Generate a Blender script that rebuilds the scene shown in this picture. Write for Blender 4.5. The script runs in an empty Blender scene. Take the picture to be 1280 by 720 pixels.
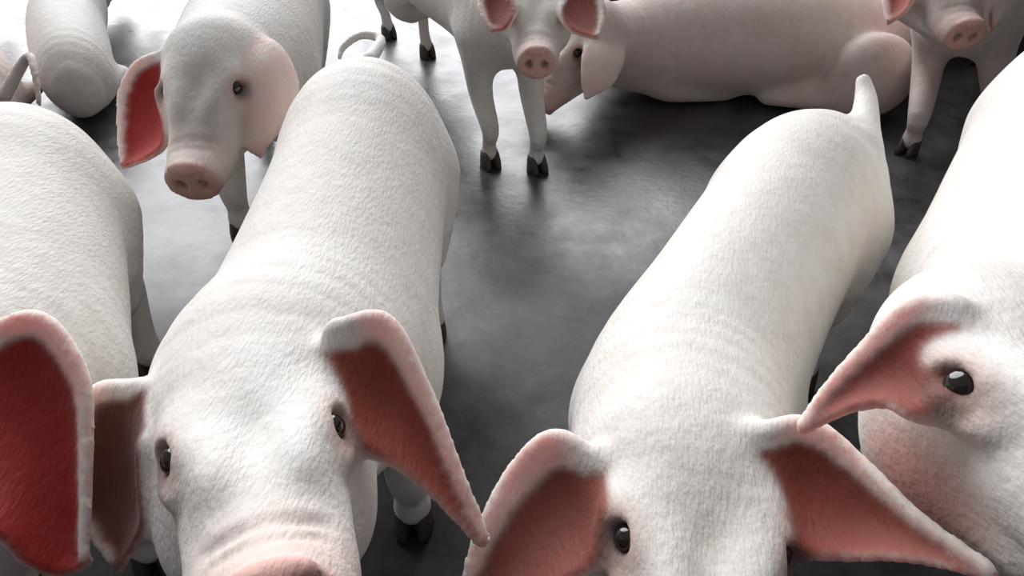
import bpy, math, random
import numpy as np
from mathutils import Vector, Matrix

random.seed(7); np.random.seed(7)
scene = bpy.context.scene
col = scene.collection

# ------------------------------------------------------------------ camera, sky, sun, exposure
CAM_H, PITCH, FPX = 1.0, math.radians(38.0), 960.0
cd = bpy.data.cameras.new('camera'); cam = bpy.data.objects.new('camera', cd); col.objects.link(cam)
cam.location = (0, 0, CAM_H); cam.rotation_euler = (math.pi/2 - PITCH, 0, 0)
cd.sensor_width = 36.0; cd.lens = 36.0*FPX/1280.0; cd.clip_start = 0.02
scene.camera = cam

world = bpy.data.worlds.new('overcast_sky'); scene.world = world; world.use_nodes = True
bg = world.node_tree.nodes['Background']
bg.inputs[0].default_value = (0.93, 0.95, 1.0, 1); bg.inputs[1].default_value = 0.22

sd = bpy.data.lights.new('sun', 'SUN'); sun = bpy.data.objects.new('sun', sd); col.objects.link(sun)
sd.energy = 4.5; sd.angle = math.radians(60); sd.color = (0.96, 0.975, 1.0)
sun_from = Vector((-0.29, 0.84, 0.56)).normalized()          # daylight falls in from behind the pigs
sun.rotation_euler = sun_from.to_track_quat('Z', 'Y').to_euler()
sun.location = (-3, 5, 6)

vs = scene.view_settings
vs.view_transform = 'Standard'; vs.look = 'None'; vs.gamma = 1.0; vs.use_curve_mapping = False
vs.exposure = 0.0

# ------------------------------------------------------------------ pixel helpers
CP, SP = math.cos(PITCH), math.sin(PITCH)
def P(u, v, t):
    """point seen at pixel (u,v) at depth t along the view axis"""
    y = (360.0 - v)/FPX
    return np.array([t*(u-640.0)/FPX, t*(CP + y*SP), CAM_H + t*(-SP + y*CP)])
def C(u, Y, Z):
    """point at ground distance Y and height Z seen in pixel column u"""
    t = Y*CP + (CAM_H-Z)*SP
    return np.array([t*(u-640.0)/FPX, Y, Z])
def G0(u, v, Z=0.0):
    y = (360.0 - v)/FPX
    return P(u, v, (Z-CAM_H)/(-SP + y*CP))

# ------------------------------------------------------------------ materials
def new_mat(name):
    m = bpy.data.materials.new(name); m.use_nodes = True
    nt = m.node_tree; b = nt.nodes['Principled BSDF']
    return m, nt, b
def nd(nt, typ, **kw):
    n = nt.nodes.new(typ)
    for k, v in kw.items():
        if k.startswith('i_'):
            key = k[2:]
            n.inputs[int(key) if key.isdigit() else key].default_value = v
        else: setattr(n, k, v)
    return n
def ramp(nt, fac, stops):
    r = nt.nodes.new('ShaderNodeValToRGB'); e = r.color_ramp.elements
    while len(e) < len(stops): e.new(0.5)
    for el, (p, c) in zip(e, stops):
        el.position = p; el.color = c if len(c) == 4 else (*c, 1)
    nt.links.new(fac, r.inputs[0]); return r
def mixc(nt, fac, a, b):
    m = nt.nodes.new('ShaderNodeMix'); m.data_type = 'RGBA'
    for s, v in ((m.inputs['Factor'], fac), (m.inputs[6], a), (m.inputs[7], b)):
        if hasattr(v, 'is_linked'): nt.links.new(v, s)
        else: s.default_value = v if not isinstance(v, tuple) else (*v, 1)
    return m.outputs[2]

def mat_floor():
    m, nt, b = new_mat('wet_concrete')
    tc = nd(nt, 'ShaderNodeTexCoord')
    n1 = nd(nt, 'ShaderNodeTexNoise', i_Scale=1.6, i_Detail=6.0, i_Roughness=0.6)
    n2 = nd(nt, 'ShaderNodeTexNoise', i_Scale=9.0, i_Detail=8.0, i_Roughness=0.65)
    n3 = nd(nt, 'ShaderNodeTexNoise', i_Scale=60.0, i_Detail=4.0)
    for n in (n1, n2, n3): nt.links.new(tc.outputs['Object'], n.inputs['Vector'])
    c1 = ramp(nt, n1.outputs[0], [(0.36, (0.035, 0.030, 0.028)), (0.62, (0.10, 0.097, 0.10))])
    c2 = ramp(nt, n2.outputs[0], [(0.35, (0.45, 0.43, 0.41)), (0.62, (1, 1, 1))])
    mu = nt.nodes.new('ShaderNodeMix'); mu.data_type = 'RGBA'; mu.blend_type = 'MULTIPLY'; mu.inputs['Factor'].default_value = 1
    nt.links.new(c1.outputs[0], mu.inputs[6]); nt.links.new(c2.outputs[0], mu.inputs[7])
    nt.links.new(mu.outputs[2], b.inputs['Base Color'])
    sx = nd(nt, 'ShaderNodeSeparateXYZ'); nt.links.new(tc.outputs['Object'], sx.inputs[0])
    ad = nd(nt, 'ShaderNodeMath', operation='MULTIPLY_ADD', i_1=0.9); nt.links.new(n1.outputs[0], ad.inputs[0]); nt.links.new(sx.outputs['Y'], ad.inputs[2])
    wet = nd(nt, 'ShaderNodeMapRange', i_1=1.25, i_2=2.0); wet.interpolation_type = 'SMOOTHSTEP'  # wet far floor; near gloss cut to stand in for an unbuilt roof's reflection
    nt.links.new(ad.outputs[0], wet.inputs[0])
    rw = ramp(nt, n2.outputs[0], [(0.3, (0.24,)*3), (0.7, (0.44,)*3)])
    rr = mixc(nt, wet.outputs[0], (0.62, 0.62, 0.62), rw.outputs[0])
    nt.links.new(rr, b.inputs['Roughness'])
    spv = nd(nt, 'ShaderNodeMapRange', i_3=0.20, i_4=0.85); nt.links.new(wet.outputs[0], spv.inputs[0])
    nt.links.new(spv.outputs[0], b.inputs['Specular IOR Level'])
    bp = nd(nt, 'ShaderNodeBump', i_Strength=0.17, i_Distance=0.01)
    nt.links.new(n2.outputs[0], bp.inputs['Height'])
    bp2 = nd(nt, 'ShaderNodeBump', i_Strength=0.12, i_Distance=0.003)
    nt.links.new(n3.outputs[0], bp2.inputs['Height']); nt.links.new(bp.outputs[0], bp2.inputs['Normal'])
    nt.links.new(bp2.outputs[0], b.inputs['Normal'])
    return m
def mat_wall():
    m, nt, b = new_mat('dark_rendered_block')
    tc = nd(nt, 'ShaderNodeTexCoord')
    n = nd(nt, 'ShaderNodeTexNoise', i_Scale=7.0, i_Detail=7.0)
    nt.links.new(tc.outputs['Object'], n.inputs['Vector'])
    r = ramp(nt, n.outputs[0], [(0.35, (0.028, 0.026, 0.032)), (0.7, (0.07, 0.066, 0.075))])
    nt.links.new(r.outputs[0], b.inputs['Base Color']); b.inputs['Roughness'].default_value = 0.8
    return m
def mat_plain(name, c, rough=0.5, spec=0.5, coat=0.0):
    m, nt, b = new_mat(name)
    tc = nd(nt, 'ShaderNodeTexCoord')
    n = nd(nt, 'ShaderNodeTexNoise', i_Scale=40.0, i_Detail=3.0)
    nt.links.new(tc.outputs['Object'], n.inputs['Vector'])
    r = ramp(nt, n.outputs[0], [(0.3, tuple(x*0.8 for x in c)), (0.7, c)])
    nt.links.new(r.outputs[0], b.inputs['Base Color'])
    b.inputs['Roughness'].default_value = rough; b.inputs['Specular IOR Level'].default_value = spec
    b.inputs['Coat Weight'].default_value = coat
    return m
def mat_pig(name, base, pinkish):
    """white bristled skin; vertex attributes say where the bare pink skin, the ears, painted shade and painted ear backlight are"""
    m, nt, b = new_mat(name)
    tc = nd(nt, 'ShaderNodeTexCoord')
    def attr(nm):
        a = nd(nt, 'ShaderNodeAttribute'); a.attribute_name = nm; return a.outputs['Fac']
    n1 = nd(nt, 'ShaderNodeTexNoise', i_Scale=7.0, i_Detail=5.0, i_Roughness=0.6)
    mp = nd(nt, 'ShaderNodeMapping'); mp.inputs['Scale'].default_value = (1.0, 0.28, 0.45)
    nt.links.new(tc.outputs['Object'], mp.inputs['Vector'])
    n2 = nd(nt, 'ShaderNodeTexNoise', i_Scale=330.0, i_Detail=2.0)
    n3 = nd(nt, 'ShaderNodeTexNoise', i_Scale=38.0, i_Detail=4.0, i_Roughness=0.6)
    for n in (n1, n3): nt.links.new(tc.outputs['Object'], n.inputs['Vector'])
    nt.links.new(mp.outputs[0], n2.inputs['Vector'])
    f1 = ramp(nt, n1.outputs[0], [(0.38, (0, 0, 0)), (0.75, (1, 1, 1))])
    c = mixc(nt, f1.outputs[0], base, pinkish)
    f3 = ramp(nt, n3.outputs[0], [(0.3, (0.86, 0.84, 0.80)), (0.6, (1, 1, 1))])
    mu = nt.nodes.new('ShaderNodeMix'); mu.data_type = 'RGBA'; mu.blend_type = 'MULTIPLY'; mu.inputs['Factor'].default_value = 0.6
    nt.links.new(c, mu.inputs[6]); nt.links.new(f3.outputs[0], mu.inputs[7]); c = mu.outputs[2]
    c = mixc(nt, attr('pink'), c, (0.66, 0.34, 0.28))
    c = mixc(nt, attr('ear_outer'), c, (0.84, 0.68, 0.63))
    c = mixc(nt, attr('ear_inner'), c, (0.34, 0.070, 0.042))
    c = mixc(nt, attr('ear_red'), c, (0.38, 0.018, 0.014))  # extra red of light passing through the ear, painted into the skin
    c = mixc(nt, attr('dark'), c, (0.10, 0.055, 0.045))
    nt.links.new(c, b.inputs['Base Color'])
    b.inputs['Roughness'].default_value = 0.62; b.inputs['Specular IOR Level'].default_value = 0.3
    b.inputs['Sheen Weight'].default_value = 0.15; b.inputs['Sheen Roughness'].default_value = 0.5
    nt.links.new(attr('thin'), b.inputs['Subsurface Weight'])
    b.inputs['Subsurface Radius'].default_value = (1.0, 0.22, 0.14)
    b.inputs['Subsurface Scale'].default_value = 0.018
    bp = nd(nt, 'ShaderNodeBump', i_Strength=0.35, i_Distance=0.004)
    nt.links.new(n2.outputs[0], bp.inputs['Height'])
    bp2 = nd(nt, 'ShaderNodeBump', i_Strength=0.12, i_Distance=0.012)
    nt.links.new(n3.outputs[0], bp2.inputs['Height']); nt.links.new(bp.outputs[0], bp2.inputs['Normal'])
    nt.links.new(bp2.outputs[0], b.inputs['Normal'])
    return m
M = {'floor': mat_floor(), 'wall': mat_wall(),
     'eye': mat_plain('dark_eye', (0.02, 0.012, 0.009), 0.12, 0.6, 0.5),
     'hoof': mat_plain('dark_hoof', (0.075, 0.06, 0.05), 0.55),
     'white_skin': mat_pig('white_bristled_skin', (0.86, 0.83, 0.79), (0.83, 0.76, 0.70)),
     'pink_skin': mat_pig('pinkish_bristled_skin', (0.80, 0.70, 0.66), (0.78, 0.58, 0.53))}

# ------------------------------------------------------------------ setting
def mesh_obj(name, verts, faces, mat, parent=None, smooth=False):
    me = bpy.data.meshes.new(name); me.from_pydata([tuple(map(float, v)) for v in verts], [], faces); me.update()
    if smooth:
        me.polygons.foreach_set('use_smooth', [True]*len(me.polygons))
    me.materials.append(mat)
    o = bpy.data.objects.new(name, me); col.objects.link(o)
    if parent is not None: o.parent = parent
    return o
def box(name, lo, hi, mat, parent=None):
    (a, b, c), (d, e, f) = lo, hi
    v = [(a,b,c),(d,b,c),(d,e,c),(a,e,c),(a,b,f),(d,b,f),(d,e,f),(a,e,f)]
    return mesh_obj(name, v, [(0,3,2,1),(4,5,6,7),(0,1,5,4),(1,2,6,5),(2,3,7,6),(3,0,4,7)], mat, parent)
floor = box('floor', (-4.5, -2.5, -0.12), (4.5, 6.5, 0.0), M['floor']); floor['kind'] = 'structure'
wall = box('wall_back', (0.30, 2.78, 0.0), (4.5, 2.92, 0.50), M['wall']); wall['kind'] = 'structure'
for nm, lo, hi in (('shade_wall_front', (-4.5, -1.6, 0.0), (4.5, -1.4, 2.6)), ('shade_wall_right', (3.0, -1.4, 0.0), (3.2, 2.78, 2.4))):  # unseen walls added to shade the pigs' fronts and right flanks
    w_ = box(nm, lo, hi, M['wall']); w_['kind'] = 'structure'

# ------------------------------------------------------------------ implicit-surface sculpting
def unit(v): v = np.asarray(v, float); return v/np.linalg.norm(v)
def catmull(pts, n):
    pts = np.asarray(pts, float); k = len(pts)
    if k == 2: return pts[0] + (pts[1]-pts[0])*np.linspace(0, 1, n)[:, None]
    ext = np.vstack([2*pts[0]-pts[1], pts, 2*pts[-1]-pts[-2]])
    out = []
    for x in np.linspace(0, k-1, n):
        i = min(int(x), k-2); f = x-i
        p0, p1, p2, p3 = ext[i:i+4]
        out.append(0.5*((2*p1) + (p2-p0)*f + (2*p0-5*p1+4*p2-p3)*f*f + (3*p1-p0-3*p2+p3)*f**3))
    return np.array(out)

class Field:
    def __init__(s, lo, hi, h):
        s.lo = np.array(lo, float); s.h = h
        s.n = np.ceil((np.array(hi)-s.lo)/h).astype(int)+1
        s.F = np.full(s.n, 1.0, np.float32)
        s.ax = [(s.lo[i] + h*np.arange(s.n[i])).astype(np.float32) for i in range(3)]
    def sl(s, lo, hi):
        a = np.clip(np.floor((np.array(lo)-s.lo)/s.h).astype(int), 0, s.n)
        b = np.clip(np.ceil((np.array(hi)-s.lo)/s.h).astype(int)+1, 0, s.n)
        return tuple(slice(i, j) for i, j in zip(a, b))
    def grid(s, sl):
        x, y, z = (s.ax[i][sl[i]] for i in range(3))
        return x[:, None, None], y[None, :, None], z[None, None, :]
    def combine(s, sl, d, k, sub=False):
        A = s.F[sl]
        if A.size == 0: return
        if sub:
            d = -d; h = np.maximum(k-np.abs(A-d), 0)/k; s.F[sl] = np.maximum(A, d) + h*h*k*0.25
        else:
            h = np.maximum(k-np.abs(A-d), 0)/k; s.F[sl] = np.minimum(A, d) - h*h*k*0.25
    def tube(s, pts, rad, up=(0,0,1), k=0.03, n=None, sub=False, caps=1.0):
        """swept ellipse: pts (m,3), rad (m,2) half width and half height, up one vector or one per point"""
        pts = np.asarray(pts, float); rad = np.asarray(rad, float)
        if rad.ndim == 1: rad = np.stack([rad, rad], 1)
        ups = np.asarray(up, float)
        if ups.ndim == 1: ups = np.repeat(ups[None], len(pts), 0)
        n = n or max(2, 4*(len(pts)-1)+1)
        Q = catmull(np.hstack([pts, rad, ups]), n)
        p, r, U = Q[:, :3], np.maximum(Q[:, 3:5], 0.002), Q[:, 5:]
        pad = r.max() + k + 0.02
        big = s.sl(p.min(0)-pad, p.max(0)+pad)
        T = np.full([b.stop-b.start for b in big], 1.0, np.float32)
        if T.size == 0: return
        for i in range(n-1):
            a, b = p[i], p[i+1]; ab = b-a; L = np.linalg.norm(ab)
            if L < 1e-6: continue
            d = ab/L; lat = np.cross(U[i]+U[i+1], d)
            lat = unit(lat) if np.linalg.norm(lat) > 1e-6 else unit(np.cross(d, [0.3, 1, 0.2]))
            upv = np.cross(d, lat)
            pd = max(r[i].max(), r[i+1].max()) + k + 0.01
            sl = s.sl(np.minimum(a, b)-pd, np.maximum(a, b)+pd)
            X, Y, Z = s.grid(sl)
            if X.size*Y.size*Z.size == 0: continue
            X, Y, Z = X-np.float32(a[0]), Y-np.float32(a[1]), Z-np.float32(a[2])
            f = lambda w: X*np.float32(w[0]) + Y*np.float32(w[1]) + Z*np.float32(w[2])
            t = f(d); tc = np.clip(t, 0, L); al = t-tc; tc = tc/np.float32(L)
            w = r[i, 0] + tc*np.float32(r[i+1, 0]-r[i, 0]); hh = r[i, 1] + tc*np.float32(r[i+1, 1]-r[i, 1])
            la = f(lat); uu = f(upv)
            ra = np.minimum(w, hh)*np.float32(caps)
            q1, q2, q3 = la/w, uu/hh, al/ra
            k0 = np.sqrt(q1*q1+q2*q2+q3*q3); k1 = np.sqrt((q1/w)**2+(q2/hh)**2+(q3/ra)**2)+1e-6
            D = k0*(k0-1)/k1
            D = np.where(k0 < 0.02, -np.minimum(w, hh), D)
            tl = tuple(slice(a_.start-b_.start, a_.stop-b_.start) for a_, b_ in zip(sl, big))
            np.minimum(T[tl], D, out=T[tl])
        s.combine(big, T, k, sub)
    def ball(s, c, r, R=None, k=0.03, sub=False):
        c = np.asarray(c, float); r = np.asarray(r, float)*np.ones(3); R = np.eye(3) if R is None else R
        pd = r.max()+k+0.01; sl = s.sl(c-pd, c+pd); X, Y, Z = s.grid(sl)
        if X.size*Y.size*Z.size == 0: return
        X, Y, Z = X-np.float32(c[0]), Y-np.float32(c[1]), Z-np.float32(c[2])
        q = [(X*np.float32(R[0, i])+Y*np.float32(R[1, i])+Z*np.float32(R[2, i])) for i in range(3)]
        k0 = np.sqrt(sum((q[i]/np.float32(r[i]))**2 for i in range(3)))
        k1 = np.sqrt(sum((q[i]/np.float32(r[i]**2))**2 for i in range(3)))+1e-6
        D = np.where(k0 < 0.02, -r.min(), k0*(k0-1)/k1).astype(np.float32)
        s.combine(sl, D, k, sub)
    def sheet(s, S, N, TH, spacing, k):
        pts = S.reshape(-1, 3); nn = N.reshape(-1, 3); th = TH.reshape(-1)
        pad = th.max()+k+0.01; sl = s.sl(pts.min(0)-pad, pts.max(0)+pad); X, Y, Z = s.grid(sl)
        shp = np.broadcast_shapes(X.shape, Y.shape, Z.shape)
        V = np.stack([np.broadcast_to(a, shp).ravel() for a in (X, Y, Z)], 1)
        out = np.full(len(V), 1.0, np.float32)
        coarse = pts[::7]
        for i in range(0, len(V), 20000):
            v = V[i:i+20000]
            d2 = (v*v).sum(1)[:, None] + (coarse*coarse).sum(1)[None] - 2*v@coarse.T
            m = np.sqrt(np.maximum(d2.min(1), 0)) < pad + 7*spacing
            if not m.any(): continue
            vv = v[m].astype(float)
            d2 = (vv*vv).sum(1)[:, None] + (pts*pts).sum(1)[None] - 2*vv@pts.T
            j = d2.argmin(1); dv = vv-pts[j]; dn = (dv*nn[j]).sum(1); dt = np.linalg.norm(dv-dn[:, None]*nn[j], axis=1)
            o = np.sqrt(dn**2 + np.maximum(dt-spacing*0.72, 0)**2) - th[j]
            tmp = out[i:i+20000]; tmp[m] = o
        s.combine(sl, out.reshape(shp), k)
    def mesh(s, smooth=2):
        F = s.F; n = s.n; neg = F < 0
        cs = np.zeros(n-1, np.uint8)
        for a in (0, 1):
            for b in (0, 1):
                for c in (0, 1):
                    cs += neg[a:n[0]-1+a, b:n[1]-1+b, c:n[2]-1+c]
        I = np.argwhere((cs > 0) & (cs < 8))
        idx = np.full(n-1, -1, np.int32); idx[tuple(I.T)] = np.arange(len(I))
        off = [(a, b, c) for a in (0, 1) for b in (0, 1) for c in (0, 1)]
        val = np.stack([F[I[:, 0]+a, I[:, 1]+b, I[:, 2]+c] for a, b, c in off], 1)
        acc = np.zeros((len(I), 3)); cnt = np.zeros(len(I))
        for i in range(8):
            for j in range(i+1, 8):
                if sum(abs(x-y) for x, y in zip(off[i], off[j])) != 1: continue
                m = (val[:, i] < 0) != (val[:, j] < 0)
                t = np.where(m, val[:, i]/np.where(m, val[:, i]-val[:, j], 1), 0)[:, None]
                acc += np.where(m[:, None], np.array(off[i])+t*(np.array(off[j])-np.array(off[i])), 0); cnt += m
        V = s.lo + s.h*(I + acc/cnt[:, None])
        quads = []
        for ax in range(3):
            a0 = [slice(1, -1)]*3; a0[ax] = slice(0, -1); a1 = [slice(1, -1)]*3; a1[ax] = slice(1, None)
            n0, n1 = neg[tuple(a0)], neg[tuple(a1)]
            E = np.argwhere(n0 != n1); sg = n0[tuple(E.T)]
            o = np.ones(3, int); o[ax] = 0; E = E+o
            b, c = [(1, 2), (2, 0), (0, 1)][ax]
            eb = np.eye(3, dtype=int)[b]; ec = np.eye(3, dtype=int)[c]
            q = np.stack([idx[tuple(x.T)] for x in (E-eb-ec, E-ec, E, E-eb)], 1)
            q[~sg] = q[~sg][:, ::-1]
            quads.append(q)
        Q = np.vstack(quads); Q = Q[(Q >= 0).all(1)]
        for it in range(smooth):
            lam = 0.55 if it % 2 == 0 else -0.45
            a = np.concatenate([Q[:, i] for i in range(4)]); b = np.concatenate([Q[:, (i+1) % 4] for i in range(4)])
            aa = np.concatenate([a, b]); bb = np.concatenate([b, a])
            deg = np.bincount(aa, minlength=len(V))
            avg = np.stack([np.bincount(aa, weights=V[bb, i], minlength=len(V)) for i in range(3)], 1)/np.maximum(deg, 1)[:, None]
            V = V + lam*(avg-V)
        return V, Q

# ------------------------------------------------------------------ pigs
def ear_sheet(lead, trail, hint, cup, base_th, tip_th, ns=44, nr=30):
    L = catmull(lead, ns); T = catmull(trail, ns)
    r = np.linspace(0, 1, nr)[None, :, None]; s = np.linspace(0, 1, ns)[:, None, None]
    S = L[:, None]*(1-r) + T[:, None]*r
    def normals(S):
        N = np.cross(np.gradient(S, axis=0), np.gradient(S, axis=1)); ln = np.linalg.norm(N, axis=2, keepdims=True)
        N = N/np.maximum(ln, 1e-9); N[-1] = N[-2]; return N
    N = normals(S)
    if (N.mean((0, 1))@hint) < 0: N = -N
    width = np.linalg.norm(L-T, axis=1)[:, None, None]
    S = S - N*cup*width*4*r*(1-r)
    N2 = normals(S)
    if ((N2*N).sum(2).mean()) < 0: N2 = -N2
    th = (base_th*(1-s[..., 0])**1.5 + tip_th)*(0.9+0.25*np.exp(-((r[..., 0]-.05)/.09)**2)*(1-s[..., 0])**.3)
    sp = max(np.linalg.norm(np.diff(S, axis=0), axis=2).max(), np.linalg.norm(np.diff(S, axis=1), axis=2).max())
    return S, N2, th, sp, np.broadcast_to(s[..., 0], th.shape), np.broadcast_to(r[..., 0], th.shape)

def hoof_mesh():
    """two claws side by side, toe towards +x, sole at z=0"""
    V, Fc = [], []
    for sgn in (-1, 1):
        rings = [(0.0, 0.030, 0.0145, 0.008), (0.016, 0.028, 0.0140, 0.007), (0.034, 0.021, 0.012, 0.002), (0.046, 0.014, 0.009, -0.003)]
        b = len(V)
        for z, rx, ry, cx in rings:
            for kk in range(10):
                a = 2*math.pi*kk/10
                px = math.cos(a); py = math.sin(a)
                V.append((cx + rx*px*(1.15 if px > 0 else 0.8), sgn*0.0145 + ry*py*(1-0.3*max(px, 0)), z))
        for i in range(len(rings)-1):
            for kk in range(10):
                Fc.append((b+i*10+kk, b+i*10+(kk+1) % 10, b+(i+1)*10+(kk+1) % 10, b+(i+1)*10+kk))
        Fc.append(tuple(b+kk for kk in range(9, -1, -1))); Fc.append(tuple(b+30+kk for kk in range(10)))
    me = bpy.data.meshes.new('hoof'); me.from_pydata(V, [], Fc); me.update()
    me.polygons.foreach_set('use_smooth', [True]*len(me.polygons)); me.materials.append(M['hoof'])
    return me
HOOF = hoof_mesh()
def eye_mesh():
    V, Fc = [], []; n, m = 16, 10
    for i in range(1, m):
        th = math.pi*i/m
        for k in range(n): V.append((math.sin(th)*math.cos(2*math.pi*k/n), math.sin(th)*math.sin(2*math.pi*k/n), math.cos(th)))
    V += [(0, 0, 1), (0, 0, -1)]
    for i in range(m-2):
        for k in range(n): Fc.append((i*n+k, (i+1)*n+k, (i+1)*n+(k+1) % n, i*n+(k+1) % n))
    for k in range(n): Fc.append((len(V)-2, k, (k+1) % n)); Fc.append((len(V)-1, (m-2)*n+(k+1) % n, (m-2)*n+k))
    me = bpy.data.meshes.new('eye'); me.from_pydata(V, [], Fc); me.update()
    me.polygons.foreach_set('use_smooth', [True]*len(me.polygons)); me.materials.append(M['eye'])
    return me
EYE = eye_mesh()

EAR_LEAD = np.array([(-.085, .045, .015), (-.095, .105, .045), (-.055, .16, .03), (.02, .19, -.02), (.085, .20, -.06)])
EAR_TRAIL = np.array([(-.03, .075, -.012), (-.005, .10, -.025), (.025, .135, -.045), (.055, .17, -.06), (.085, .20, -.06)])

def head_frame(e1, e2, sn):
    e1, e2, sn = map(np.asarray, (e1, e2, sn)); o = (e1+e2)/2
    y = unit(e2-e1); x = sn-o; x = unit(x - (x@y)*y); z = np.cross(x, y)
    return o, np.stack([x, y, z], 1), np.linalg.norm(e2-e1)/0.13

def build_pig(label, spine, head, ears, legs, tail=None, h=0.005, mat='white_skin', extra=(), base=None, ear_dark=0.0, patches=(), jowl=1.0):
    """spine: list of (point, half width, half height) from rump to neck; head: (origin, R, scale);
    ears: list of dict(lead, trail, hint, cup) ; legs: list of polylines ending at the foot on the ground"""
    sp = [np.asarray(p, float) for p, _, _ in spine]
    o, R, s = head
    H = lambda x, y, z: o + s*(R @ np.array([x, y, z]))
    poll = H(-.085, 0, -.06)
    pts = sp + [poll]
    rad = [(w, hh) for _, w, hh in spine] + [(.084*s*jowl, .084*s)]
    ups = [np.array([0, 0, 1.0])]*len(sp) + [unit(R[:, 2]+np.array([0, 0, .6]))]
    allp = np.array(pts + [H(.2, 0, 0), H(-.05, .1, -.15), H(-.05, -.1, -.15)])
    lo, hi = allp.min(0)-0.22, allp.max(0)+0.22
    for e in ears:
        for key in ('lead', 'trail'): lo = np.minimum(lo, e[key].min(0)-.04); hi = np.maximum(hi, e[key].max(0)+.04)
    for l in legs:
        a = np.array([q[0] for q in l]); lo = np.minimum(lo, a.min(0)-.08); hi = np.maximum(hi, a.max(0)+.08)
    if tail is not None:
        a = np.asarray(tail[0]); lo = np.minimum(lo, a.min(0)-.05); hi = np.maximum(hi, a.max(0)+.05)
    lo[2] = max(lo[2], -0.02)
    f = Field(lo, hi, h)
    f.tube(pts, rad, ups, k=0.02, n=5*(len(pts)-1)+1)
    for c, r, kk in extra: f.ball(c, r, k=kk)
    for l in legs:
        f.tube([q[0] for q in l], [q[1] for q in l], up=unit(sp[-1]-sp[0]), k=0.045, n=4*(len(l)-1)+1)
    # skull, muzzle, jaw
    zz = R[:, 2]
    f.tube([H(-.10, 0, -.06), H(-.03, 0, -.052), H(.04, 0, -.050), H(.10, 0, -.050), H(.150, 0, -.046)],
           s*np.array([(.076*jowl, .078), (.066*(jowl+1)/2, .064), (.062, .053), (.053, .046), (.045, .040)]), zz, k=0.055*s, caps=0.5)
    f.tube([H(-.09, 0, -.105), H(-.02, 0, -.11), H(.05, 0, -.098), H(.115, 0, -.082)],
           s*np.array([(.078*jowl, .058), (.070*jowl, .048), (.048, .032), (.030, .018)]), zz, k=0.03*s)
    f.ball(H(-.085, 0, -.012), s*np.array([.060, .058*jowl, .034]), R, k=0.05*s)
    for sg in (-1, 1):
        f.ball(H(-.045, sg*.046*jowl, -.095), s*np.array([.060, .040*jowl, .050]), R, k=0.03*s)        # cheeks
        f.ball(H(-.014, sg*.047, .000), s*np.array([.034, .022, .016]), R, k=0.03*s)         # brows
        f.ball(H(.008, sg*.058, -.022), s*np.array([.026, .014, .010]), R, k=0.014*s)          # lower lids
        f.ball(H(.035, sg*.030, -.004), s*np.array([.03, .014, .016]), R, k=0.03*s, sub=False)
        f.ball(H(.105, sg*.036, -.060), s*np.array([.045, .016, .02]), R, k=0.02*s)            # lip pads
    # nose disc with rolled rim
    f.tube([H(.150, 0, -.046), H(.170, 0, -.044)], s*np.array([(.044, .040), (.046, .042)]), zz, k=0.012*s, n=2, caps=0.18)
    f.ball(H(.170, 0, -.006), s*np.array([.012, .026, .010]), R, k=0.012*s)
    # wrinkles across the bridge of the snout
    for xx in (.128, .112):
        f.tube([H(xx-.006, -.04, -.02), H(xx, 0, -.0035), H(xx-.006, .04, -.02)], s*np.array([.004, .004, .004]), zz, k=0.008*s, n=9, sub=True)
    for sg in (-1, 1):
        f.tube([H(.165, sg*.017, -.044), H(.185, sg*.019, -.044)], s*np.array([(.0075, .0105)]*2), zz, k=0.006*s, n=2, sub=True)
        f.ball(H(.000, sg*.066, -.002), s*np.array([.0150, .0140, .0105]), R, k=0.008*s, sub=True)
    # mouth line
    for sg in (-1, 1):
        f.tube([H(.14, sg*.02, -.083), H(.09, sg*.048, -.083), H(.03, sg*.066, -.078)], s*np.array([.005, .005, .003]), zz, k=0.006*s, n=8, sub=True)
    sheets = []
    for e in ears:
        S, N, th, spc, sv, rv = ear_sheet(e['lead'], e['trail'], e['hint'], e.get('cup', .18), e.get('base', .005*s), max(.0042*s, .9*h))
        f.sheet(S, N, th, spc, 0.016*s); sheets.append((S, N, th, sv, rv, e))
    if tail is not None:
        f.tube(tail[0], tail[1], up=(0.3, 0.9, 0.2), k=0.02)
    V, Q = f.mesh(4)
    # vertex attributes
    nv = len(V)
    att = {k_: np.zeros(nv, np.float32) for k_ in ('pink', 'ear_inner', 'ear_outer', 'ear_red', 'thin', 'dark')}
    loc = ((V-o) @ R)/s
    sm = lambda x, a, b: np.clip((x-a)/(b-a), 0, 1)**2*(3-2*np.clip((x-a)/(b-a), 0, 1))
    near = (np.abs(loc) < 0.3).all(1)
    nose = near*sm(loc[:, 0], .148, .172)*(np.abs(loc[:, 1]) < .08)
    att['pink'] = np.maximum(att['pink'], nose*0.85)
    att['pink'] = np.maximum(att['pink'], near*0.35*sm(loc[:, 0], .06, .14)*(loc[:, 2] < .02))
    for sg in (-1, 1):
        d = np.linalg.norm((loc-np.array([.002, sg*.068, -.008]))/np.array([1.25, 1, 1]), axis=1)
        att['pink'] = np.maximum(att['pink'], near*0.55*(1-sm(d, .016, .040)))
        att['dark'] = np.maximum(att['dark'], near*0.75*(1-sm(d, .013, .021)))
        d = np.linalg.norm((loc-np.array([.178, sg*.018, -.044]))/np.array([2.2, .9, 1.2]), axis=1)
        att['dark'] = np.maximum(att['dark'], near*(1-sm(d, .006, .012)))
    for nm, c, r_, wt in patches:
        d = np.linalg.norm((loc-np.array(c))/np.array(r_), axis=1); att[nm] = np.maximum(att[nm], wt*(1-sm(d, .35, 1.1)))
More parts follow.
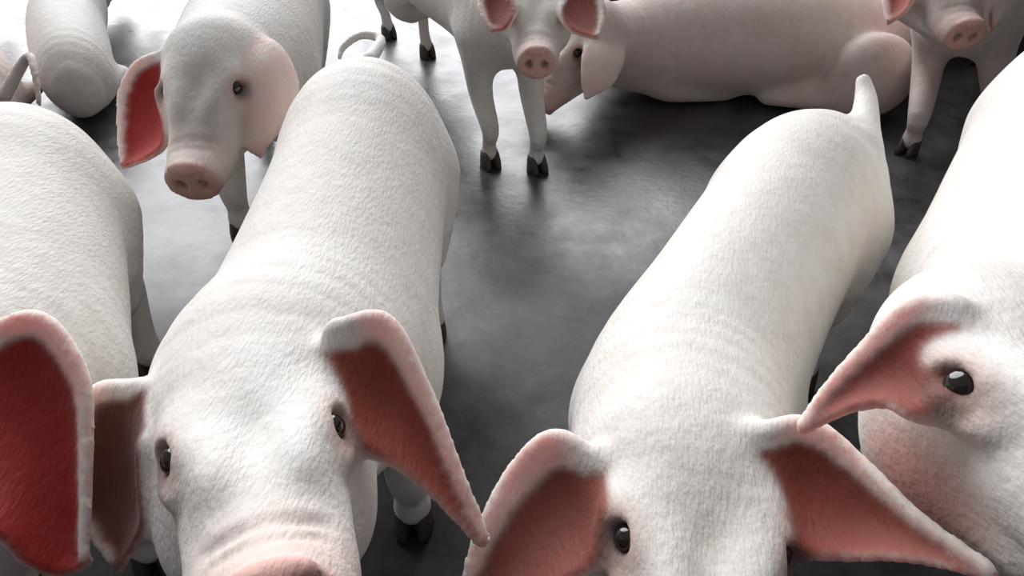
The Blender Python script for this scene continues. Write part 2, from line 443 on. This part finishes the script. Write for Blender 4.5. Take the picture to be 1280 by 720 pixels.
    for S, N, th, sv, rv, e in sheets:
        pts_ = S.reshape(-1, 3); nn = N.reshape(-1, 3); tt = th.reshape(-1); ss = sv.reshape(-1); rw = rv.reshape(-1); rim = e.get('rim', .07)
        lo_, hi_ = pts_.min(0)-.03, pts_.max(0)+.03
        ii = np.nonzero(((V > lo_) & (V < hi_)).all(1))[0]
        for a in range(0, len(ii), 6000):
            j = ii[a:a+6000]; v = V[j]
            d2 = (v*v).sum(1)[:, None] + (pts_*pts_).sum(1)[None] - 2*v@pts_.T
            m = d2.argmin(1); dist = np.sqrt(np.maximum(d2[np.arange(len(j)), m], 0)); dn = ((v-pts_[m])*nn[m]).sum(1)
            on = 1-sm(dist, tt[m]*1.5+.002, tt[m]*1.5+.007)
            ed = sm(dn/tt[m], .05, .7)*sm(rw[m] + .35*ss[m]*rim, rim*.88, rim*1.12)
            bs = sm(ss[m], 0.0, .14)
            att['ear_inner'][j] = np.maximum(att['ear_inner'][j], on*ed)
            att['ear_outer'][j] = np.maximum(att['ear_outer'][j], on*(1-ed)*bs*0.55)
            if e.get('outer'): att['pink'][j] = np.maximum(att['pink'][j], on*(1-ed)*bs*0.4)
            att['thin'][j] = np.maximum(att['thin'][j], on*sm(ss[m], .05, .3))
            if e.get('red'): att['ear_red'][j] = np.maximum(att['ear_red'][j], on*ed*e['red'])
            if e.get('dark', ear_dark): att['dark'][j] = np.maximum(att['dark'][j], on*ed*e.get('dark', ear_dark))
    ea = np.concatenate([Q[:, i] for i in range(4)]); eb = np.concatenate([Q[:, (i+1) % 4] for i in range(4)])
    aa = np.concatenate([ea, eb]); bb = np.concatenate([eb, ea]); deg = np.maximum(np.bincount(aa, minlength=nv), 1)
    for k_ in att:
        for _ in range(2): att[k_] = 0.4*att[k_] + 0.6*np.bincount(aa, weights=att[k_][bb], minlength=nv)/deg
    # object at the pig's base
    b = np.array([*(np.mean([p[:2] for p in sp], 0) if base is None else base), 0.0])
    root = bpy.data.objects.new('pig', None); col.objects.link(root); root.location = b; root.empty_display_size = 0.1
    root['label'] = label; root['category'] = 'pig'; root['group'] = 'pigs loose in the pen'
    me = bpy.data.meshes.new('body')
    Vl = V-b
    me.vertices.add(nv); me.vertices.foreach_set('co', Vl.astype(np.float32).ravel())
    me.loops.add(Q.size); me.loops.foreach_set('vertex_index', Q.astype(np.int32).ravel())
    me.polygons.add(len(Q)); me.polygons.foreach_set('loop_start', np.arange(0, Q.size, 4, dtype=np.int32))
    me.polygons.foreach_set('use_smooth', np.ones(len(Q), bool))
    me.update(calc_edges=True); me.validate()
    for k_, a in att.items():
        at = me.attributes.new(k_, 'FLOAT', 'POINT'); at.data.foreach_set('value', a.astype(np.float32))
    me.materials.append(M[mat])
    ob = bpy.data.objects.new('body', me); col.objects.link(ob); ob.parent = root
    for sg in (-1, 1):
        eo = bpy.data.objects.new('eye', EYE); col.objects.link(eo); eo.parent = root
        eo.location = Vector(H(-.001, sg*.0575, -.005)-b); eo.scale = (0.0118*s,)*3
    for l in legs:
        ft = l[-1][0]; hd = unit(sp[-1]-sp[0]); 
        if len(l[-1]) > 2 and l[-1][2] is None: continue
        ho = bpy.data.objects.new('hoof', HOOF); col.objects.link(ho); ho.parent = root
        ho.location = (ft[0]-b[0], ft[1]-b[1], 0.0); ho.rotation_euler = (0, 0, math.atan2(hd[1], hd[0]))
        ho.scale = (1.1*s*0.95,)*3
    return root

def std_legs(spine, front, hind, i_sh, i_hip, sc=1.0, thin=1.0):
    """front / hind: two ground points each (pig's right, then left)"""
    out = []
    sh, hp = np.asarray(spine[i_sh][0]), np.asarray(spine[i_hip][0])
    fwd = np.asarray(spine[-1][0])-np.asarray(spine[0][0]); fwd[2] = 0; fwd = unit(fwd)
    left = np.array([-fwd[1], fwd[0], 0])
    for sg, ft in zip((-1, 1), front):
        ft = np.array([ft[0], ft[1], 0.0])
        top = sh + left*sg*.085*sc + np.array([0, 0, -.05*sc])
        el = top*0.55 + ft*0.45; el[2] = .22*sc; el = el - fwd*.025*sc
        kn = ft + fwd*.008 + np.array([0, 0, .125*sc])
        out.append([(top, (.055*sc, .085*sc)), (el, (.042*sc*thin, .052*sc*thin)), (kn, (.031*sc*thin, .034*sc*thin)), (ft+[0, 0, .075*sc], (.024*sc*thin, .026*sc*thin)), (ft+[0, 0, .042*sc], (.028*sc*thin, .029*sc*thin))])
    for sg, ft in zip((-1, 1), hind):
        ft = np.array([ft[0], ft[1], 0.0])
        top = hp + left*sg*.08*sc + np.array([0, 0, -.04*sc])
        st = top + fwd*.06*sc; st[2] = .25*sc
        hk = ft - fwd*.045*sc + np.array([0, 0, .165*sc])
        out.append([(top, (.07*sc, .11*sc)), (st, (.055*sc, .075*sc)), (hk, (.028*sc*thin, .034*sc*thin)), (ft-fwd*.015+[0, 0, .085*sc], (.023*sc*thin, .026*sc*thin)), (ft+[0, 0, .042*sc], (.028*sc*thin, .029*sc*thin))])
    return out
def feet(spine, i, spread, lead=(0, 0)):
    p = np.asarray(spine[i][0]); fwd = np.asarray(spine[-1][0])-np.asarray(spine[0][0]); fwd[2] = 0; fwd = unit(fwd)
    left = np.array([-fwd[1], fwd[0], 0])
    return [p - left*spread + fwd*lead[0], p + left*spread + fwd*lead[1]]
def pxear(lead, trail, hint=None, cup=.18, **kw):
    L = np.array([P(*q) for q in lead]); T = np.array([P(*q) for q in trail])
    if hint is None: hint = np.array([0, 0, CAM_H])-L.mean(0)
    return dict(lead=L, trail=T, hint=np.asarray(hint, float), cup=cup, **kw)
def local_ear(head, side, adj=None, cup=.18):
    o, R, s = head; m = np.array([1, side, 1.0])
    L = EAR_LEAD.copy(); T = EAR_TRAIL.copy()
    if adj is not None: L, T = adj(L, T)
    return dict(lead=o+s*((L*m)@R.T), trail=o+s*((T*m)@R.T), hint=R@np.array([.8, 0, -.5]), cup=cup)

# --- pig with the tilted head, looking up at the camera
hd = head_frame(P(205, 572, .575), P(425, 526, .616), P(418, 712, .44))
spA = [(C(464, 1.27, .36), .09, .11), (C(460, 1.16, .375), .136, .165), (C(446, 1.00, .37), .134, .162), (C(425, .84, .365), .136, .16),
       (C(398, .68, .37), .138, .16), (C(350, .55, .43), .125, .125)]
build_pig('white pig with tilted face looking up, curled tail, standing between two other pigs', spA, hd,
    [pxear([(425,418,.68),(482,410,.68),(532,500,.665),(568,590,.65),(602,670,.64)], [(432,545,.64),(468,558,.65),(512,582,.65),(556,622,.645),(602,672,.64)], rim=.12),
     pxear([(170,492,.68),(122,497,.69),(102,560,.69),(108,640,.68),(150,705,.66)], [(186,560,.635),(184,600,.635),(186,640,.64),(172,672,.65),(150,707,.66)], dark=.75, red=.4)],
    std_legs(spA, feet(spA, 4, .085, (.02, -.02)), feet(spA, 1, .085, (.0, .03)), 4, 1),
    tail=([C(462,1.40,.45), P(476,50,1.52), P(452,44,1.53), P(430,58,1.53), P(424,72,1.52)], [.014,.010,.008,.007,.005]), h=.0045)

# --- pig with the raised tail
hd = head_frame(P(775, 668, .62), P(985, 690, .62), P(868, 905, .50))
spB = [(C(1030, 1.14, .33), .08, .10), (C(1000, 1.06, .345), .128, .152), (C(958, .92, .345), .122, .15), (C(912, .78, .34), .120, .15),
       (C(858, .63, .34), .124, .145), (C(848, .50, .38), .108, .115)]
build_pig('white pig with short tail raised and wide drooping ears, right flank in shade', spB, hd,
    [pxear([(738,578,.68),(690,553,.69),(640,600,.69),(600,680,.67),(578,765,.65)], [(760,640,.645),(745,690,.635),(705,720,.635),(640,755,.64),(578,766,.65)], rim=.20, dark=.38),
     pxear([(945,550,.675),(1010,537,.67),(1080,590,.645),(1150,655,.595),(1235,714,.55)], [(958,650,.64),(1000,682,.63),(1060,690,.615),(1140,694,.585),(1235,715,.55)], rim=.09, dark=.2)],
    std_legs(spB, feet(spB, 4, .08, (.02, -.02)), feet(spB, 1, .08, (.0, .03)), 4, 1, .95),
    tail=([P(1076,185,1.18), P(1081,150,1.22), P(1082,122,1.25), P(1079,102,1.26)], [.028,.022,.017,.012]), h=.0045)

# --- big pig at the right
hd = head_frame(P(1190, 476, .562), P(1448, 455, .562), P(1380, 648, .40))
spC = [(C(1366, 1.32, .40), .10, .11), (C(1352, 1.20, .41), .155, .175), (C(1336, 1.04, .41), .155, .175), (C(1318, .88, .41), .155, .175),
       (C(1302, .74, .42), .150, .165), (C(1305, .58, .47), .12, .13)]
build_pig('largest white pig with broad smooth back, pointed ear tip touching its neighbour', spC, hd,
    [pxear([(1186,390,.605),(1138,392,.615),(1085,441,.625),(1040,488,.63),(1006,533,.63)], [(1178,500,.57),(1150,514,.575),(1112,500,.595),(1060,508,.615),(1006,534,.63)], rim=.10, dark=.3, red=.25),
     pxear([(1445,380,.62),(1500,380,.62),(1570,420,.62),(1620,500,.61),(1650,570,.60)], [(1470,480,.57),(1510,505,.58),(1560,530,.59),(1610,560,.60),(1650,571,.60)])],
    std_legs(spC, feet(spC, 4, .085), feet(spC, 1, .085), 4, 1, 1.08), h=.0045, patches=[('pink', (-.02, -.085, -.10), (.10, .055, .075), 1.0), ('dark', (-.02, -.085, -.11), (.09, .05, .07), .25)], jowl=.72)  # reddish shade on the cheek below the ear, painted into the colour

# --- pig at the left edge with the red backlit ear
hd = head_frame(P(-292, 605, .60), P(-80, 588, .60), P(-150, 770, .48))
spD = [(C(38, 1.11, .355), .095, .105), (C(32, 1.01, .37), .138, .16), (C(22, .88, .37), .136, .16), (C(10, .74, .37), .138, .16),
       (C(-25, .61, .38), .145, .155), (C(-120, .50, .44), .12, .12)]
build_pig('white pig with a round red ear glowing against the light, head half hidden', spD, hd,
    [pxear([(-60,490,.66),(-5,428,.66),(52,410,.66),(100,480,.65),(106,600,.635),(104,695,.625)], [(-70,600,.60),(-30,640,.60),(10,660,.605),(40,690,.61),(75,705,.62),(104,697,.625)], cup=.12, red=.9),  # backlit red partly painted on the inner side
     local_ear(hd, -1)],
    std_legs(spD, feet(spD, 4, .085), feet(spD, 1, .085), 4, 1), h=.0045)

# --- pig with lowered head behind the left pair
hd = head_frame(P(203, 112, 1.31), P(298, 108, 1.31), P(245, 212, 1.22))
spE = [(C(335, 2.12, .36), .10, .11), (C(332, 2.0, .38), .145, .16), (C(325, 1.82, .38), .145, .16), (C(316, 1.64, .38), .148, .16),
       (C(305, 1.50, .39), .140, .15), (C(285, 1.38, .42), .11, .12)]
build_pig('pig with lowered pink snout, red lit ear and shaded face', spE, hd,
    [pxear([(215,70,1.41),(176,84,1.43),(157,115,1.42),(154,160,1.40),(157,206,1.38)], [(204,118,1.335),(208,150,1.335),(205,180,1.345),(185,196,1.36),(157,207,1.38)], red=1.0),  # full backlight red painted inside this ear
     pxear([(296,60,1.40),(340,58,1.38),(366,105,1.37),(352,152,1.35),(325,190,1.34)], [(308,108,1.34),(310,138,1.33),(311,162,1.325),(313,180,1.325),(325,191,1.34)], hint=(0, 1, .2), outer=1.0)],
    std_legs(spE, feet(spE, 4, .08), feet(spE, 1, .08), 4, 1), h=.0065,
    patches=[('dark', (.05, .02, -.01), (.14, .08, .10), .36), ('dark', (.17, 0, -.04), (.04, .07, .07), .25)])  # brown snout; face patch mixes dirt with shade painted into the skin

# --- slim pig standing on the open floor
hd = head_frame(P(637, 4, 1.70), P(705, 5, 1.70), P(673, 64, 1.60))
spF = [(C(512, 2.62, .36), .07, .08), (C(520, 2.52, .37), .115, .13), (C(545, 2.32, .37), .120, .135), (C(588, 2.12, .37), .122, .135),
       (C(632, 1.90, .37), .112, .13), (C(656, 1.80, .40), .09, .10)]
build_pig('slim pig standing on open wet floor, facing forward, legs apart', spF, hd,
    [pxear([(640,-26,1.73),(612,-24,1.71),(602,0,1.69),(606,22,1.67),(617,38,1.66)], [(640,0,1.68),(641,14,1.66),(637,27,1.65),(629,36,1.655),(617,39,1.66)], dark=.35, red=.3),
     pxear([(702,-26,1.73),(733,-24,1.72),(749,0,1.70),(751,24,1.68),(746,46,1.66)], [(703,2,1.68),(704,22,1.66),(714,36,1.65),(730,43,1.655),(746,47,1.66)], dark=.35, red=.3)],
    std_legs(spF, [G0(612,206), G0(670,212)], [G0(534,70), G0(486,46)], 4, 1, .88, .85), h=.0065)

# --- pig lying on its side by the low wall
x = unit((-.62, -.33, -.74)); zt = np.array((-.5, -.15, .85)); y = unit(np.cross(zt, x)); z = np.cross(x, y)
RG = np.stack([x, y, z], 1); oG = P(721, 66, 2.10) - RG@np.array([0, .062, 0])*1.0
hd = (oG, RG, 1.0)
spG = [(C(1128, 2.30, .15), .09, .10), (C(1090, 2.28, .16), .135, .14), (C(1010, 2.28, .175), .165, .165), (C(920, 2.28, .178), .175, .172),
       (C(830, 2.28, .165), .150, .155), (C(785, 2.27, .155), .125, .13)]
gear = pxear([(742,46,2.10),(734,64,2.07),(730,92,2.06),(733,120,2.06)], [(776,48,2.12),(776,76,2.09),(762,104,2.07),(733,121,2.06)], hint=(0, 1, 0), cup=.1)
legsG = [[(C(1085, 2.14, .13), (.075, .10)), (C(1050, 2.10, .07), (.045, .05)), (C(1000, 2.13, .045), (.028, .03)), (C(960, 2.16, .035), (.022, .022), None)],
         [(C(820, 2.24, .09), (.06, .06)), (C(835, 2.20, .05), (.04, .04)), (C(870, 2.20, .035), (.026, .026)), (C(905, 2.22, .03), (.022, .022), None)]]
build_pig('pinkish pig lying stretched out on the floor with its head resting down', spG, hd, [gear, local_ear(hd, -1)], legsG,
    extra=[(C(1088, 2.10, .125), (.125, .075, .125), .025)], mat='pink_skin', h=.0065)

# --- pig at the far right, snout towards the camera
hd = head_frame(P(1153, -34, 1.76), P(1222, -36, 1.76), P(1178, 37, 1.66))
spH = [(C(1330, 2.56, .36), .08, .09), (C(1316, 2.46, .38), .13, .145), (C(1288, 2.30, .38), .135, .15), (C(1254, 2.12, .38), .135, .15),
       (C(1216, 1.98, .38), .128, .14), (C(1200, 1.88, .41), .10, .11)]
build_pig('pink-brown pig with mottled snout stepping forward beside the lying pig', spH, hd,
    [pxear([(1152,-62,1.84),(1130,-58,1.85),(1112,-30,1.84),(1108,0,1.82),(1112,26,1.80)], [(1152,-36,1.78),(1148,-20,1.77),(1140,0,1.77),(1128,16,1.78),(1112,27,1.80)]),
     pxear([(1220,-64,1.84),(1244,-60,1.85),(1256,-30,1.84),(1250,5,1.81),(1236,36,1.78)], [(1222,-38,1.78),(1226,-20,1.77),(1230,0,1.77),(1232,20,1.77),(1236,37,1.78)])],
    std_legs(spH, [G0(1134,190), G0(1228,188)], feet(spH, 1, .08), 4, 1, .9), mat='pink_skin', h=.0065,
    patches=[('dark', (.10, 0, -.02), (.12, .09, .09), .28)])

# --- two pigs resting at the far left
def resting(label, spine, hd, legs, tail=None, mat='pink_skin'):
    build_pig(label, spine, hd, [local_ear(hd, 1), local_ear(hd, -1)], legs, tail=tail, mat=mat, h=.0075)
def rest_head(p, yaw, drop):
    x = unit((math.sin(yaw), math.cos(yaw), -drop)); y = unit(np.cross((0, 0, 1), x)); z = np.cross(x, y)
    return (np.asarray(p), np.stack([x, y, z], 1), .95)
spI = [(C(96, 2.06, .11), .07, .09), (C(94, 2.14, .122), .10, .12), (C(88, 2.32, .13), .112, .13), (C(84, 2.52, .13), .112, .13), (C(90, 2.68, .14), .108, .125), (C(88, 2.80, .16), .10, .10)]
legI = lambda sp_: [[(np.asarray(sp_[1][0])+[sg*.035, .02, -.04], (.05, .05)), (np.asarray(sp_[1][0])+[sg*.035, .10, -.07], (.035, .035)), (np.asarray(sp_[1][0])+[sg*.035, .2, -.085], (.022, .022), None)] for sg in (-1, 1)]
resting('grey-lit pig resting on its belly with its rump towards the pen', spI, rest_head(np.asarray(spI[-1][0])+[0, .16, 0.02], 0.1, .35), legI(spI), mat='white_skin')
spJ = [(C(-24, 1.90, .13), .085, .09), (C(-32, 1.98, .14), .112, .125), (C(-56, 2.16, .15), .12, .13), (C(-72, 2.38, .15), .12, .13), (C(-95, 2.54, .15), .115, .125), (C(-112, 2.66, .165), .10, .10)]
resting('pinkish pig resting with its thin tail hanging at its side', spJ, rest_head(np.asarray(spJ[-1][0])+[-.05, .16, 0.02], -0.3, .35), legI(spJ),
    tail=([C(4, 1.86, .17), P(34, 72, 2.00), P(43, 88, 1.96), P(49, 130, 1.94)], [.018, .013, .010, .007]))
